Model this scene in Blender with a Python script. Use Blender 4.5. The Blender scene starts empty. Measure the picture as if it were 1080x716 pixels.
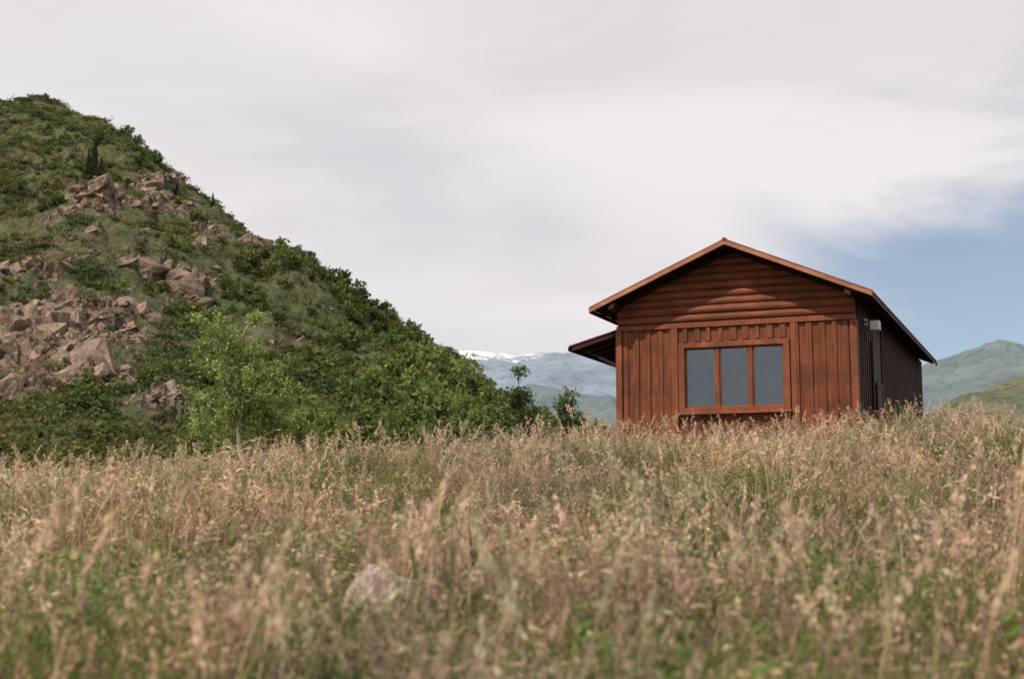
import bpy, math, random
import numpy as np
from mathutils import Vector, Euler
rng = np.random.default_rng(7)
random.seed(7)
scene = bpy.context.scene
EYE = 1.6
PITCH = math.radians(7.67)

# ------------------------------------------------------------------ helpers
def hgt(py, Y):
    return EYE + Y*np.tan(PITCH + np.arctan((358-np.asarray(py, float))/1500.0))
def bear(px):
    return (np.asarray(px, float)-540)/1500.0*1.012

def _h(ix, iy, s):
    n = (ix.astype(np.int64)*374761393 + iy.astype(np.int64)*668265263 + s*2147483647) & 0xffffffff
    n = ((n ^ (n >> 13))*1274126177) & 0xffffffff
    n = (n ^ (n >> 16)) & 0xffffffff
    return n/4294967295.0
def vnoise(x, y, s=0):
    x = np.asarray(x, float); y = np.asarray(y, float)
    ix = np.floor(x); iy = np.floor(y)
    fx = x-ix; fy = y-iy
    fx = fx*fx*(3-2*fx); fy = fy*fy*(3-2*fy)
    a = _h(ix, iy, s); b = _h(ix+1, iy, s); c = _h(ix, iy+1, s); d = _h(ix+1, iy+1, s)
    return (a*(1-fx)+b*fx)*(1-fy) + (c*(1-fx)+d*fx)*fy
def fbm(x, y, o=5, s=0):
    t = 0; a = .5; k = 1.0; tot = 0
    for i in range(o):
        t = t + a*vnoise(x*k+17.3*i, y*k-9.1*i, s+i); tot += a
        a *= .5; k *= 2.03
    return t/tot*2-1
def ridged(x, y, o=5, s=0):
    t = 0; a = .5; k = 1.0; tot = 0
    for i in range(o):
        t = t + a*(1-np.abs(2*vnoise(x*k+7.3*i, y*k-3.1*i, s+i)-1)); tot += a
        a *= .5; k *= 2.1
    return t/tot

def np_mesh(name, V, F, col=None, smooth=False, mats=(), extra=None):
    me = bpy.data.meshes.new(name)
    me.from_pydata(np.asarray(V).tolist(), [], np.asarray(F).tolist() if not isinstance(F, list) else F)
    if col is not None:
        a = me.color_attributes.new('Col', 'FLOAT_COLOR', 'POINT')
        c = np.ones((len(V), 4), np.float32); c[:, :3] = col
        a.data.foreach_set('color', c.ravel())
    if extra:
        for k, arr in extra.items():
            a = me.attributes.new(k, 'FLOAT', 'POINT')
            a.data.foreach_set('value', np.asarray(arr, np.float32).ravel())
    if smooth:
        me.polygons.foreach_set('use_smooth', [True]*len(me.polygons))
    for m in mats: me.materials.append(m)
    me.update()
    return me
def add_obj(name, me, parent=None, coll=None):
    o = bpy.data.objects.new(name, me)
    (coll or scene.collection).objects.link(o)
    if parent: o.parent = parent
    return o

class NT:
    def __init__(s, nt): s.nt = nt
    def n(s, t, **kw):
        nd = s.nt.nodes.new(t)
        for k, v in kw.items(): setattr(nd, k, v)
        return nd
    def l(s, a, b): s.nt.links.new(a, b)
    def math(s, op, a, b=None, c=None, clamp=False):
        nd = s.nt.nodes.new('ShaderNodeMath'); nd.operation = op; nd.use_clamp = clamp
        for i, v in enumerate((a, b, c)):
            if v is None: continue
            if isinstance(v, (int, float)): nd.inputs[i].default_value = v
            else: s.l(v, nd.inputs[i])
        return nd.outputs[0]
    def mapr(s, v, a, b, c=0., d=1., smooth=True):
        nd = s.nt.nodes.new('ShaderNodeMapRange')
        if smooth: nd.interpolation_type = 'SMOOTHSTEP'
        nd.clamp = True
        s.l(v, nd.inputs[0])
        for i, x in enumerate((a, b, c, d)): nd.inputs[i+1].default_value = x
        return nd.outputs[0]
    def mix(s, f, a, b, mode='MIX'):
        nd = s.nt.nodes.new('ShaderNodeMix'); nd.data_type = 'RGBA'; nd.blend_type = mode
        if isinstance(f, (int, float)): nd.inputs[0].default_value = f
        else: s.l(f, nd.inputs[0])
        for i, v in ((6, a), (7, b)):
            if isinstance(v, tuple): nd.inputs[i].default_value = (*v[:3], 1)
            else: s.l(v, nd.inputs[i])
        return nd.outputs[2]
    def noise(s, vec, scale, detail=5, rough=.55, dist=0):
        nd = s.nt.nodes.new('ShaderNodeTexNoise')
        nd.inputs['Scale'].default_value = scale; nd.inputs['Detail'].default_value = detail
        nd.inputs['Roughness'].default_value = rough; nd.inputs['Distortion'].default_value = dist
        if vec is not None: s.l(vec, nd.inputs['Vector'])
        return nd.outputs[0]
def new_mat(name):
    m = bpy.data.materials.new(name); m.use_nodes = True
    nt = m.node_tree
    b = nt.nodes['Principled BSDF']
    b.inputs['Specular IOR Level'].default_value = .2
    b.inputs['Roughness'].default_value = .85
    return m, NT(nt), b
def pos(N): return N.n('ShaderNodeNewGeometry').outputs['Position']
def objc(N): return N.n('ShaderNodeTexCoord').outputs['Object']
def scaled(N, v, s):
    nd = N.n('ShaderNodeMapping'); nd.inputs['Scale'].default_value = s; N.l(v, nd.inputs['Vector']); return nd.outputs[0]
def bump(N, b, h, strength=.5, dist=.05):
    nd = N.n('ShaderNodeBump'); nd.inputs['Strength'].default_value = strength; nd.inputs['Distance'].default_value = dist
    N.l(h, nd.inputs['Height']); N.l(nd.outputs[0], b.inputs['Normal'])

# ------------------------------------------------------------------ materials
def foliage_mat(name, transl=.35, nscale=.35, tint=(1.15, .95, .8), dark=(.75, .75, .75)):
    m = bpy.data.materials.new(name); m.use_nodes = True
    nt = m.node_tree; nt.nodes.clear(); N = NT(nt)
    out = N.n('ShaderNodeOutputMaterial')
    at = N.n('ShaderNodeAttribute', attribute_name='Col')
    p = pos(N)
    c = N.mix(N.mapr(N.noise(p, nscale, 2), .38, .62), dark, tint)
    col = N.mix(1.0, at.outputs['Color'], c, 'MULTIPLY')
    d = N.n('ShaderNodeBsdfDiffuse'); t = N.n('ShaderNodeBsdfTranslucent'); mx = N.n('ShaderNodeMixShader')
    mx.inputs[0].default_value = transl
    N.l(col, d.inputs[0]); N.l(col, t.inputs[0])
    N.l(d.outputs[0], mx.inputs[1]); N.l(t.outputs[0], mx.inputs[2]); N.l(mx.outputs[0], out.inputs[0])
    return m
M_grass = foliage_mat('grass_blades', .38, .5, (1.20, 1.05, .93), (.84, .87, .77))
M_leaf = foliage_mat('tree_leaves', .42, .09, (1.28, 1.12, .92), (.90, .92, .84))

m, N, b = new_mat('meadow_soil'); M_ground = m
p = pos(N)
c = N.mix(N.mapr(N.noise(p, .25, 6), .35, .65), (.15, .12, .07), (.11, .11, .05))
c = N.mix(N.mapr(N.noise(p, 5, 5), .4, .7), c, (.08, .07, .04))
N.l(c, b.inputs['Base Color']); bump(N, b, N.noise(p, 8, 6), .8, .1)

m, N, b = new_mat('hillside'); M_hill = m
p = pos(N)
big = N.mapr(N.noise(p, .03, 5), .40, .62)
c = N.mix(big, (.084, .122, .038), (.148, .13, .066))
med = N.mapr(N.noise(p, .22, 6, .65), .42, .62)
c = N.mix(N.math('MULTIPLY', med, .8), c, (.068, .095, .033))
fine = N.mapr(N.noise(p, .9, 6, .7), .44, .68)
c = N.mix(fine, c, (.19, .155, .098))
spk = N.mapr(N.noise(p, 1.3, 4, .7), .52, .62)
c = N.mix(N.math('MULTIPLY', spk, .8), c, (.038, .052, .021))
rk = N.n('ShaderNodeAttribute', attribute_name='rock').outputs['Fac']
vor = N.n('ShaderNodeTexVoronoi', feature='DISTANCE_TO_EDGE'); vor.inputs['Scale'].default_value = .75
warp = N.n('ShaderNodeVectorMath', operation='ADD'); N.l(p, warp.inputs[0])
wn = N.n('ShaderNodeTexNoise'); wn.inputs['Scale'].default_value = .5; N.l(p, wn.inputs['Vector'])
sc = N.n('ShaderNodeVectorMath', operation='SCALE'); sc.inputs['Scale'].default_value = 3.; N.l(wn.outputs['Color'], sc.inputs[0]); N.l(sc.outputs[0], warp.inputs[1])
N.l(scaled(N, warp.outputs[0], (1, 1, .5)), vor.inputs['Vector'])
crack = N.mapr(vor.outputs['Distance'], .0, .15)
rc = N.mix(N.mapr(N.noise(p, .5, 6, .7), .3, .7), (.15, .11, .08), (.34, .25, .185))
rc = N.mix(crack, (.055, .042, .033), rc)
rk2 = N.math('ADD', rk, N.math('MULTIPLY', N.math('SUBTRACT', N.noise(p, .4, 5, .7), .5), 1.3))
c = N.mix(N.mapr(rk2, .33, .45), c, rc)
N.l(c, b.inputs['Base Color']); bump(N, b, N.noise(p, .8, 8, .7), 1., 1.2)

def rock_mat(name, a, bb, sc=.6, moss=None):
    m, N, b = new_mat(name)
    p = pos(N)
    c = N.mix(N.mapr(N.noise(p, sc, 8, .7), .3, .7), a, bb)
    c = N.mix(N.math('MULTIPLY', N.mapr(N.noise(scaled(N, p, (1, 1, .35)), sc*3, 6, .7), .49, .59), .65), c, (.085, .064, .048))
    if moss:
        g = N.n('ShaderNodeNewGeometry').outputs['Normal']; s = N.n('ShaderNodeSeparateXYZ'); N.l(g, s.inputs[0])
        f = N.math('MULTIPLY_ADD', N.noise(p, sc*2, 5, .7), 1.2, s.outputs[2])
        c = N.mix(N.mapr(f, 1.3, 1.55), c, moss)
        c = N.mix(N.math('MULTIPLY', N.mapr(N.noise(p, .11, 3), .5, .68), .6), c, (.12, .09, .066))
    N.l(c, b.inputs['Base Color']); bump(N, b, N.noise(p, sc*3, 8, .7), .9, .25/sc*.6)
    return m
M_rock = rock_mat('granite_rock', (.20, .142, .104), (.40, .29, .22), moss=(.11, .105, .052))
M_stone = rock_mat('field_stone', (.34, .27, .23), (.52, .44, .38), 4.)

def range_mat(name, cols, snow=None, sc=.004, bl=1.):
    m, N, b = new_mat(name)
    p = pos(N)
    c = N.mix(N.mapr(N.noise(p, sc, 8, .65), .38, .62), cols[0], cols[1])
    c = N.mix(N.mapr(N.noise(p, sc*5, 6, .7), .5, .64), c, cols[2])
    if snow:
        z = N.n('ShaderNodeSeparateXYZ'); N.l(p, z.inputs[0])
        f = N.math('MULTIPLY_ADD', N.math('SUBTRACT', N.noise(p, sc*4.5, 7, .8), .5), snow[1], z.outputs[2])
        xm = N.math('MULTIPLY', N.mapr(z.outputs[0], snow[2], snow[2]+150), N.mapr(z.outputs[0], snow[3], snow[3]-150))
        f = N.math('MULTIPLY', N.mapr(f, snow[0], snow[0]+25), xm)
        c = N.mix(N.math('MULTIPLY', f, .9), c, (.63, .64, .68))
    b.inputs['Specular IOR Level'].default_value = 0
    N.l(c, b.inputs['Base Color']); bump(N, b, N.noise(p, sc*3, 8, .65), .6, bl/sc*.1)
    return m

def wood(name, c1, c2, c3, sv, rough=.6):
    m, N, b = new_mat(name)
    v = objc(N)
    g = N.noise(scaled(N, v, sv), 3.0, 6, .65)
    c = N.mix(N.mapr(g, .3, .7), c1, c2)
    g2 = N.noise(v, 1.3, 5)
    c = N.mix(N.math('MULTIPLY', N.mapr(g2, .42, .66), .75), c, c3)
    N.l(c, b.inputs['Base Color']); b.inputs['Roughness'].default_value = rough
    b.inputs['Specular IOR Level'].default_value = .2
    bump(N, b, g, .5, .02)
    return m
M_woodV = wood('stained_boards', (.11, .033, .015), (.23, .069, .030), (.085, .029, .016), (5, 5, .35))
M_woodT = wood('stained_trim', (.17, .052, .024), (.26, .083, .039), (.12, .040, .021), (3, 3, .6))
M_woodH = wood('stained_logs', (.125, .037, .017), (.25, .079, .036), (.092, .031, .017), (.35, 5, 5))
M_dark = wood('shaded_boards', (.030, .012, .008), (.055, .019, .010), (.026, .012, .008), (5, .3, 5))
M_side = wood('shade_toned_side_boards', (.04, .014, .008), (.07, .022, .012), (.032, .012, .008), (5, 5, .35))  # same stain darkened: the side wall's shade is put into the colour
M_fascia = wood('eave_board', (.30, .12, .065), (.42, .20, .12), (.22, .085, .05), (.5, 3, 3))
m, N, b = new_mat('roof_metal'); M_roof = m
b.inputs['Metallic'].default_value = .3; b.inputs['Roughness'].default_value = .5
N.l(N.mix(N.mapr(N.noise(objc(N), 2, 5), .4, .65), (.15, .05, .03), (.22, .08, .05)), b.inputs['Base Color'])
m, N, b = new_mat('curtain_cloth'); M_curt = m
N.l(N.mix(N.mapr(N.noise(scaled(N, objc(N), (1.6, 1, 1.0)), 1.2, 3), .38, .62), (.015, .018, .024), (.055, .062, .075)), b.inputs['Base Color'])
m, N, b = new_mat('white_enamel'); M_white = m
N.l(N.mix(N.noise(objc(N), 8, 3), (.6, .6, .57), (.75, .75, .72)), b.inputs['Base Color'])
m, N, b = new_mat('concrete'); M_conc = m
N.l(N.mix(N.noise(objc(N), 4, 5), (.2, .19, .17), (.32, .3, .28)), b.inputs['Base Color'])
m = bpy.data.materials.new('window_glass'); m.use_nodes = True; M_glass = m
m.node_tree.nodes.clear(); N = NT(m.node_tree)
out = N.n('ShaderNodeOutputMaterial'); g = N.n('ShaderNodeBsdfGlossy'); g.inputs['Roughness'].default_value = .07
g.inputs['Color'].default_value = (.85, .9, .95, 1)
bp_ = N.n('ShaderNodeBump'); bp_.inputs['Strength'].default_value = .12; bp_.inputs['Distance'].default_value = .04
N.l(N.noise(objc(N), .9, 1), bp_.inputs['Height']); N.l(bp_.outputs[0], g.inputs['Normal'])
t = N.n('ShaderNodeBsdfTransparent'); t.inputs[0].default_value = (.75, .82, .85, 1)
mx = N.n('ShaderNodeMixShader'); lw = N.n('ShaderNodeFresnel'); lw.inputs[0].default_value = 1.6
N.l(N.math('ADD', lw.outputs[0], .06), mx.inputs[0]); N.l(t.outputs[0], mx.inputs[1]); N.l(g.outputs[0], mx.inputs[2]); N.l(mx.outputs[0], out.inputs[0])
m, N, b = new_mat('birch_bark'); M_birch = m
N.l(N.mix(N.mapr(N.noise(scaled(N, objc(N), (2, 2, 9)), 2, 5), .5, .62), (.66, .62, .55), (.16, .14, .12)), b.inputs['Base Color'])
m, N, b = new_mat('brown_bark'); M_bark = m
N.l(N.mix(N.noise(objc(N), 6, 5), (.07, .055, .04), (.15, .12, .09)), b.inputs['Base Color'])

# ------------------------------------------------------------------ ground
def ground_z(x, y):
    x = np.asarray(x, float); y = np.asarray(y, float)
    z = np.interp(y, [-400, -60, 0, 10, 20, 26, 31, 36, 45, 80, 200, 1000, 9000], [-14, -4.5, 0, 1.0, 2.0, 2.58, 2.90, 3.02, 3.04, 2.8, 2, -10, -40])
    w = np.clip(y/30, 0, 1)*np.clip((300-y)/200, 0, 1)
    xt = np.clip(x, -16, 16)
    z = z + w*np.where(xt < 0, .076*xt, .034*xt)
    amp = np.clip((400-np.hypot(x, y))/300, 0, 1)
    z = z + amp*(fbm(x*.16, y*.16, 3, 3)*.28 + fbm(x*.7, y*.7, 3, 5)*.10)
    return z
NA = 288
rr = np.concatenate([[0.01], np.geomspace(.8, 60, 110), np.geomspace(63, 9000, 60)])
th = np.linspace(0, 2*np.pi, NA, endpoint=False)
R, T = np.meshgrid(rr, th, indexing='ij')
X = R*np.sin(T); Y = R*np.cos(T); Z = ground_z(X, Y)
V = np.stack([X, Y, Z], -1).reshape(-1, 3)
i, j = np.meshgrid(np.arange(len(rr)-1), np.arange(NA), indexing='ij')
a = i*NA+j; b_ = i*NA+(j+1) % NA
F = np.stack([a, b_, b_+NA, a+NA], -1).reshape(-1, 4)[:, ::-1]
add_obj('ground', np_mesh('ground', V, F, smooth=True, mats=[M_ground]))

# ------------------------------------------------------------------ near hill
cols_px = [-320, -150, 0, 20, 42, 62, 88, 118, 150, 200, 260, 330, 400, 450, 490, 520, 560, 620, 700, 900]
nodeY = np.array([
 [60, 90, 125, 140, 190, 320], [60, 90, 125, 140, 190, 310], [60, 90, 125, 139, 190, 300], [60, 90, 125, 139, 188, 297],
 [60, 90, 125, 139, 187, 292], [60, 90, 125, 139, 187, 288], [60, 90, 125, 139, 188, 280], [60, 90, 125, 140, 190, 272], [60, 90, 125, 142, 195, 262], [60, 90, 125, 145, 195, 240],
 [60, 90, 122, 142, 185, 228], [60, 90, 120, 140, 175, 215], [60, 90, 117, 137, 167, 198], [60, 90, 115, 135, 160, 185],
 [60, 87, 108, 130, 152, 175], [60, 85, 105, 125, 145, 165], [60, 85, 105, 125, 145, 163], [60, 85, 105, 125, 145, 160],
 [60, 85, 105, 125, 145, 160], [60, 85, 105, 125, 145, 160]], float)
nodeP = np.array([
 [520, 455, 410, 330, 200, 40], [520, 455, 408, 328, 205, 74], [520, 455, 402, 325, 215, 104], [520, 455, 400, 325, 212, 103],
 [520, 456, 398, 325, 209, 98], [520, 456, 396, 325, 207, 106], [520, 458, 396, 327, 202, 117], [520, 460, 395, 330, 197, 122], [520, 462, 397, 335, 196, 158], [520, 466, 405, 345, 226, 207],
 [520, 470, 415, 366, 270, 246], [520, 476, 425, 386, 320, 286], [520, 483, 442, 410, 364, 333], [520, 490, 455, 425, 394, 366],
 [522, 496, 468, 443, 416, 393], [525, 500, 482, 462, 440, 420], [528, 508, 494, 480, 464, 450], [534, 520, 510, 500, 490, 480],
 [540, 530, 525, 520, 515, 510], [545, 540, 538, 536, 534, 532]], float)
NC, NRr = 600, 430
px_c = np.linspace(-320, 900, NC)
NY = np.stack([np.interp(px_c, cols_px, nodeY[:, k]) for k in range(6)], 1)
NP = np.stack([np.interp(px_c, cols_px, nodeP[:, k]) for k in range(6)], 1)
def smooth1(A, w):
    k = np.hanning(w+2)[1:-1]; k /= k.sum()
    out = np.empty_like(A)
    for c in range(A.shape[1]):
        out[:, c] = np.convolve(np.pad(A[:, c], w//2, mode='edge'), k, 'valid')[:A.shape[0]]
    return out
NY = smooth1(NY, 31)
for k in range(5): NP[:, k:k+1] = smooth1(NP[:, k:k+1], 31)
NP[:, 5:6] = smooth1(NP[:, 5:6], 7)
NZ = hgt(NP, NY)
NY = np.concatenate([NY, NY[:, 5:6]+30, NY[:, 5:6]+100, NY[:, 5:6]+220], 1)
NZ = np.concatenate([NZ, NZ[:, 5:6]*.88, NZ[:, 5:6]*.45, NZ[:, 5:6]*0-8], 1)
vpar = np.concatenate([np.linspace(0, 5, 340, endpoint=False), np.linspace(5, 8, NRr-340)])
hY = np.empty((NRr, NC)); hZ = np.empty((NRr, NC))
for c in range(NC):
    hY[:, c] = np.interp(vpar, np.arange(9), NY[c]); hZ[:, c] = np.interp(vpar, np.arange(9), NZ[c])
k = np.hanning(15)[1:-1]; k /= k.sum()
for c in range(NC):
    hZ[:, c] = np.convolve(np.pad(hZ[:, c], 6, mode='edge'), k, 'valid')
    hY[:, c] = np.convolve(np.pad(hY[:, c], 6, mode='edge'), k, 'valid')
hX = bear(px_c)[None, :]*hY*(1+.10*(hZ-EYE)/hY)
amp = np.interp(vpar, [0, 1, 2, 3, 4, 4.7, 5, 6, 8], [0, .8, 2.4, 3.6, 5.6, 3.4, 2.2, 3, 2])[:, None]*np.interp(px_c, [-320, 300, 480, 700], [1, .9, .5, .1])[None, :]
hZ = hZ + amp*(fbm(hX*.035, hY*.035, 3, 11)*1.1 + fbm(hX*.12, hY*.12, 5, 21)*1.25)
py_h = 358-1500*np.tan(np.arctan((hZ-EYE)/hY)-PITCH)
PXg = np.broadcast_to(px_c[None, :], hZ.shape)
outc = [(35, 355, 92, 44, 1.2), (95, 345, 46, 32, 1.0), (145, 328, 32, 14, .95), (195, 322, 28, 16, .9), (60, 282, 34, 14, .8), (155, 288, 30, 13, .8),
        (112, 215, 26, 12, .7), (160, 196, 28, 8, .85), (182, 224, 32, 9, .7), (30, 235, 30, 10, .5), (258, 262, 24, 8, .6), (220, 250, 22, 8, .5), (95, 245, 36, 10, .5), (380, 340, 34, 9, .45),
        (215, 305, 30, 10, .55), (285, 320, 26, 9, .5), (170, 440, 38, 7, .75), (205, 290, 30, 9, .45), (15, 300, 30, 12, .55), (-120, 340, 120, 40, .9), (300, 360, 40, 9, .42), (330, 300, 30, 7, .42), (60, 180, 40, 8, .42), (250, 400, 34, 7, .4)]
rock = np.zeros_like(hZ)
for (cx, cy, rx, ry, s) in outc:
    rock = np.maximum(rock, s*np.exp(-(((PXg-cx)/rx)**2+((py_h-cy)/ry)**2)*.9))
rock = rock*(vpar[:, None] < 4.9)
rm = np.clip(rock+fbm(hX*.1, hY*.1, 4, 33)*.85, 0, 1)*(rock > .12)
blk = ridged(hX*.16, hY*.09, 4, 41)
hZ = hZ + rm*((blk-.5)*7.0 + np.round(fbm(hX*.25, hY*.25, 3, 44)*4)*.7 + np.round(fbm(hX*.6, hY*.6, 2, 47)*3)*.4)
hY = hY + rm*(fbm(hX*.35, hZ*.2, 4, 48)*2.2)
V = np.stack([hX, hY, hZ], -1).reshape(-1, 3)
i, j = np.meshgrid(np.arange(NRr-1), np.arange(NC-1), indexing='ij')
a = i*NC+j
F = np.stack([a, a+1, a+NC+1, a+NC], -1).reshape(-1, 4)
me = np_mesh('rocky_hill', V, F, smooth=True, mats=[M_hill], extra={'rock': rm.ravel()})
fr = rm.ravel()[F[:, 0]]
me.polygons.foreach_set('use_smooth', (fr < .25))
add_obj('rocky_hill', me)

# ------------------------------------------------------------------ far ranges
def mrange(name, ridge, D, foot, mat, amp, seed, nc=420, nr=110, fs=6.):
    pxs = np.linspace(ridge[0][0], ridge[-1][0], nc)
    rp = np.interp(pxs, [r[0] for r in ridge], [r[1] for r in ridge])
    rp = smooth1(rp[:, None], 9)[:, 0]
    zr = hgt(rp, D); v = np.concatenate([np.linspace(0, 1, nr-20), np.linspace(1.02, 1.6, 20)])
    Yv = foot + (D-foot)*v
    prof = np.where(v <= 1, np.clip(v, 0, 1)**1.15, 1-(v-1)*1.5)
    Yg = np.repeat(Yv[:, None], nc, 1); Xg = bear(pxs)[None, :]*Yg*1.012
    Zg = -60 + (zr[None, :]+60)*prof[:, None]
    s = fs/D
    env = (np.sin(np.clip(v, 0, 1.3)*np.pi/1.3)**1)[:, None]
    Zg = Zg + amp*env*((ridged(Xg*s*1.2, Yg*s*.7, 6, seed)-.6)*1.6*np.where(v < .97, 1, .35)[:, None] + .4*fbm(Xg*s*4, Yg*s*4, 5, seed+9)*.5)
    V = np.stack([Xg, Yg, Zg], -1).reshape(-1, 3)
    i, j = np.meshgrid(np.arange(nr-1), np.arange(nc-1), indexing='ij')
    a = i*nc+j
    F = np.stack([a, a+1, a+nc+1, a+nc], -1).reshape(-1, 4)
    add_obj(name, np_mesh(name, V, F, smooth=True, mats=[mat]))
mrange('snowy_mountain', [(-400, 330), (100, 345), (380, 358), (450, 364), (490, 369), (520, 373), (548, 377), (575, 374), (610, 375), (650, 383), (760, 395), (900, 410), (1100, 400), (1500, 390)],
       6500, 3000, range_mat('snowy_mountain_slope', ((.175, .22, .275), (.225, .275, .335), (.135, .175, .225)), snow=(768, 290, -420, 190)), 170, 60)  # blue-grey base colours have the distance haze painted in
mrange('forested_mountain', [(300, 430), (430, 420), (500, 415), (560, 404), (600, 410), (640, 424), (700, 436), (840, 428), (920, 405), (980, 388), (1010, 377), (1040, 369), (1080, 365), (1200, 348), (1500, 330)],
       2600, 1100, range_mat('forested_mountain_slope', ((.12, .155, .17), (.155, .19, .20), (.09, .12, .135)), sc=.01), 70, 80)  # forest greens with aerial haze mixed into the base colours
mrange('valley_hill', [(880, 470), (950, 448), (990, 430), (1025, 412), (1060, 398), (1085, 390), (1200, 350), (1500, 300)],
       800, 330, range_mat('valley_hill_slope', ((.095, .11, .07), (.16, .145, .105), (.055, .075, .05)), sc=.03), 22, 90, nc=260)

# ------------------------------------------------------------------ scattering
def scatter(name, P, rotz, tilt, scl, idx, variants):
    coll = bpy.data.collections.new(name+'_parts')
    for k, (me) in enumerate(variants):
        o = bpy.data.objects.new('%s_part_%02d' % (name, k), me); coll.objects.link(o)
    me = bpy.data.meshes.new(name); me.from_pydata(np.asarray(P).tolist(), [], [])
    n = len(P)
    a = me.attributes.new('rot', 'FLOAT_VECTOR', 'POINT')
    r = np.zeros((n, 3), np.float32); r[:, 0] = tilt[0]; r[:, 1] = tilt[1]; r[:, 2] = rotz
    a.data.foreach_set('vector', r.ravel())
    a = me.attributes.new('scl', 'FLOAT_VECTOR', 'POINT'); s = np.asarray(scl, np.float32)
    if s.ndim == 1: s = np.repeat(s[:, None], 3, 1)
    a.data.foreach_set('vector', s.ravel())
    a = me.attributes.new('idx', 'INT', 'POINT'); a.data.foreach_set('value', np.asarray(idx, np.int32))
    o = add_obj(name, me)
    ng = bpy.data.node_groups.new(name+'_scatter', 'GeometryNodeTree')
    ng.interface.new_socket('Geometry', in_out='INPUT', socket_type='NodeSocketGeometry')
    ng.interface.new_socket('Geometry', in_out='OUTPUT', socket_type='NodeSocketGeometry')
    gi = ng.nodes.new('NodeGroupInput'); go = ng.nodes.new('NodeGroupOutput')
    ci = ng.nodes.new('GeometryNodeCollectionInfo'); ci.inputs['Collection'].default_value = coll
    ci.inputs['Separate Children'].default_value = True; ci.inputs['Reset Children'].default_value = True
    ip = ng.nodes.new('GeometryNodeInstanceOnPoints'); ip.inputs['Pick Instance'].default_value = True
    def na(nm, t):
        x = ng.nodes.new('GeometryNodeInputNamedAttribute'); x.data_type = t; x.inputs['Name'].default_value = nm
        return next(s for s in x.outputs if s.enabled and s.name == 'Attribute')
    L = ng.links.new
    L(gi.outputs[0], ip.inputs['Points']); L(ci.outputs[0], ip.inputs['Instance'])
    L(na('idx', 'INT'), ip.inputs['Instance Index']); L(na('rot', 'FLOAT_VECTOR'), ip.inputs['Rotation']); L(na('scl', 'FLOAT_VECTOR'), ip.inputs['Scale'])
    L(ip.outputs[0], go.inputs[0])
    md = o.modifiers.new('scatter', 'NODES'); md.node_group = ng
    return o

def blades(base, ang, h, lean, w, col, tipcol=None, seg=3):
    n = len(h); ts = np.linspace(0, 1, seg+1)
    d = np.stack([np.cos(ang), np.sin(ang), 0*ang], 1)
    s = np.stack([-np.sin(ang+.7), np.cos(ang+.7), 0*ang], 1)
    V = np.zeros((n, seg+1, 2, 3)); C = np.zeros((n, seg+1, 2, 3))
    tipcol = col if tipcol is None else tipcol
    for k, t in enumerate(ts):
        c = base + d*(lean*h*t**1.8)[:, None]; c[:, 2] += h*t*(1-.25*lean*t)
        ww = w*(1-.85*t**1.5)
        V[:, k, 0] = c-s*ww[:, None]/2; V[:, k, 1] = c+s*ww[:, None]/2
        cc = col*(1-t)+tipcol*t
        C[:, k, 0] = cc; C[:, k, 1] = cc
    F = []
    b0 = np.arange(n)*(seg+1)*2
    for k in range(seg):
        q = b0+2*k
        F.append(np.stack([q, q+1, q+3, q+2], 1))
    tip = base + d*(lean*h)[:, None]; tip[:, 2] += h*(1-.25*lean)
    return V.reshape(-1, 3), np.concatenate(F), C.reshape(-1, 3), tip, d
def leaves(C0, size, col, flat=0., elong=1.6, axis=None, jit=.4):
    n = len(C0)
    a = rng.normal(size=(n, 3)); a[:, 2] *= (1-flat)
    if axis is not None: a = np.asarray(axis)+a*jit
    a /= np.linalg.norm(a, axis=1, keepdims=True)
    r = rng.normal(size=(n, 3)); b = np.cross(a, r); b /= np.linalg.norm(b, axis=1, keepdims=True)
    s = np.asarray(size)[:, None] if np.ndim(size) else size
    V = np.stack([C0-a*s*elong/2, C0+b*s/2, C0+a*s*elong/2, C0-b*s/2], 1).reshape(-1, 3)
    F = np.arange(n*4).reshape(n, 4)
    return V, F, np.repeat(col, 4, 0)
def merge(parts):
    V = []; F = []; C = []; o = 0
    for (v, f, c) in parts:
        V.append(v); F.append(f+o); C.append(c); o += len(v)
    return np.concatenate(V), np.concatenate(F), np.concatenate(C)
def rc(n, a, b, j=.12):
    t = rng.random(n)[:, None]
    return (np.array(a)*(1-t)+np.array(b)*t)*(1+rng.normal(0, j, (n, 1)))
def bs(n, r): return np.stack([rng.normal(0, r, n), rng.normal(0, r, n), np.full(n, -.10)], 1)
def under(n, A=(.092, .14, .04), B=(.245, .255, .10), h=(.28, .70)):
    c = rc(n, A, B)
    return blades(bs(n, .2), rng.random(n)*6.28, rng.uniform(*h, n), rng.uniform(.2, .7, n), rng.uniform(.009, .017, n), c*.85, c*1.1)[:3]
WIND = .5
def tuft_dry():
    n = 18
    ang = rng.normal(WIND, 1.5, n); h = rng.uniform(.4, 1.12, n); lean = rng.uniform(.03, .5, n)
    c = rc(n, (.38, .28, .165), (.64, .51, .34))
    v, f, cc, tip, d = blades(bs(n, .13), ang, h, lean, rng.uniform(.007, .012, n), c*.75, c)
    parts = [(v, f, cc)]
    for i in range(6):
        q = 6; t = np.linspace(0, 1, q)[:, None]
        p = tip[i]+d[i]*t*.15+np.array([0, 0, -.08])*t**2-np.array([0, 0, .02]) + rng.normal(0, .005, (q, 3))
        parts.append(leaves(p, rng.uniform(.011, .019, q), rc(q, (.54, .42, .29), (.74, .61, .45)), elong=3.5, axis=d[i]+np.array([0, 0, -.2])))
    parts.append(under(22)); return merge(parts)
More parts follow.
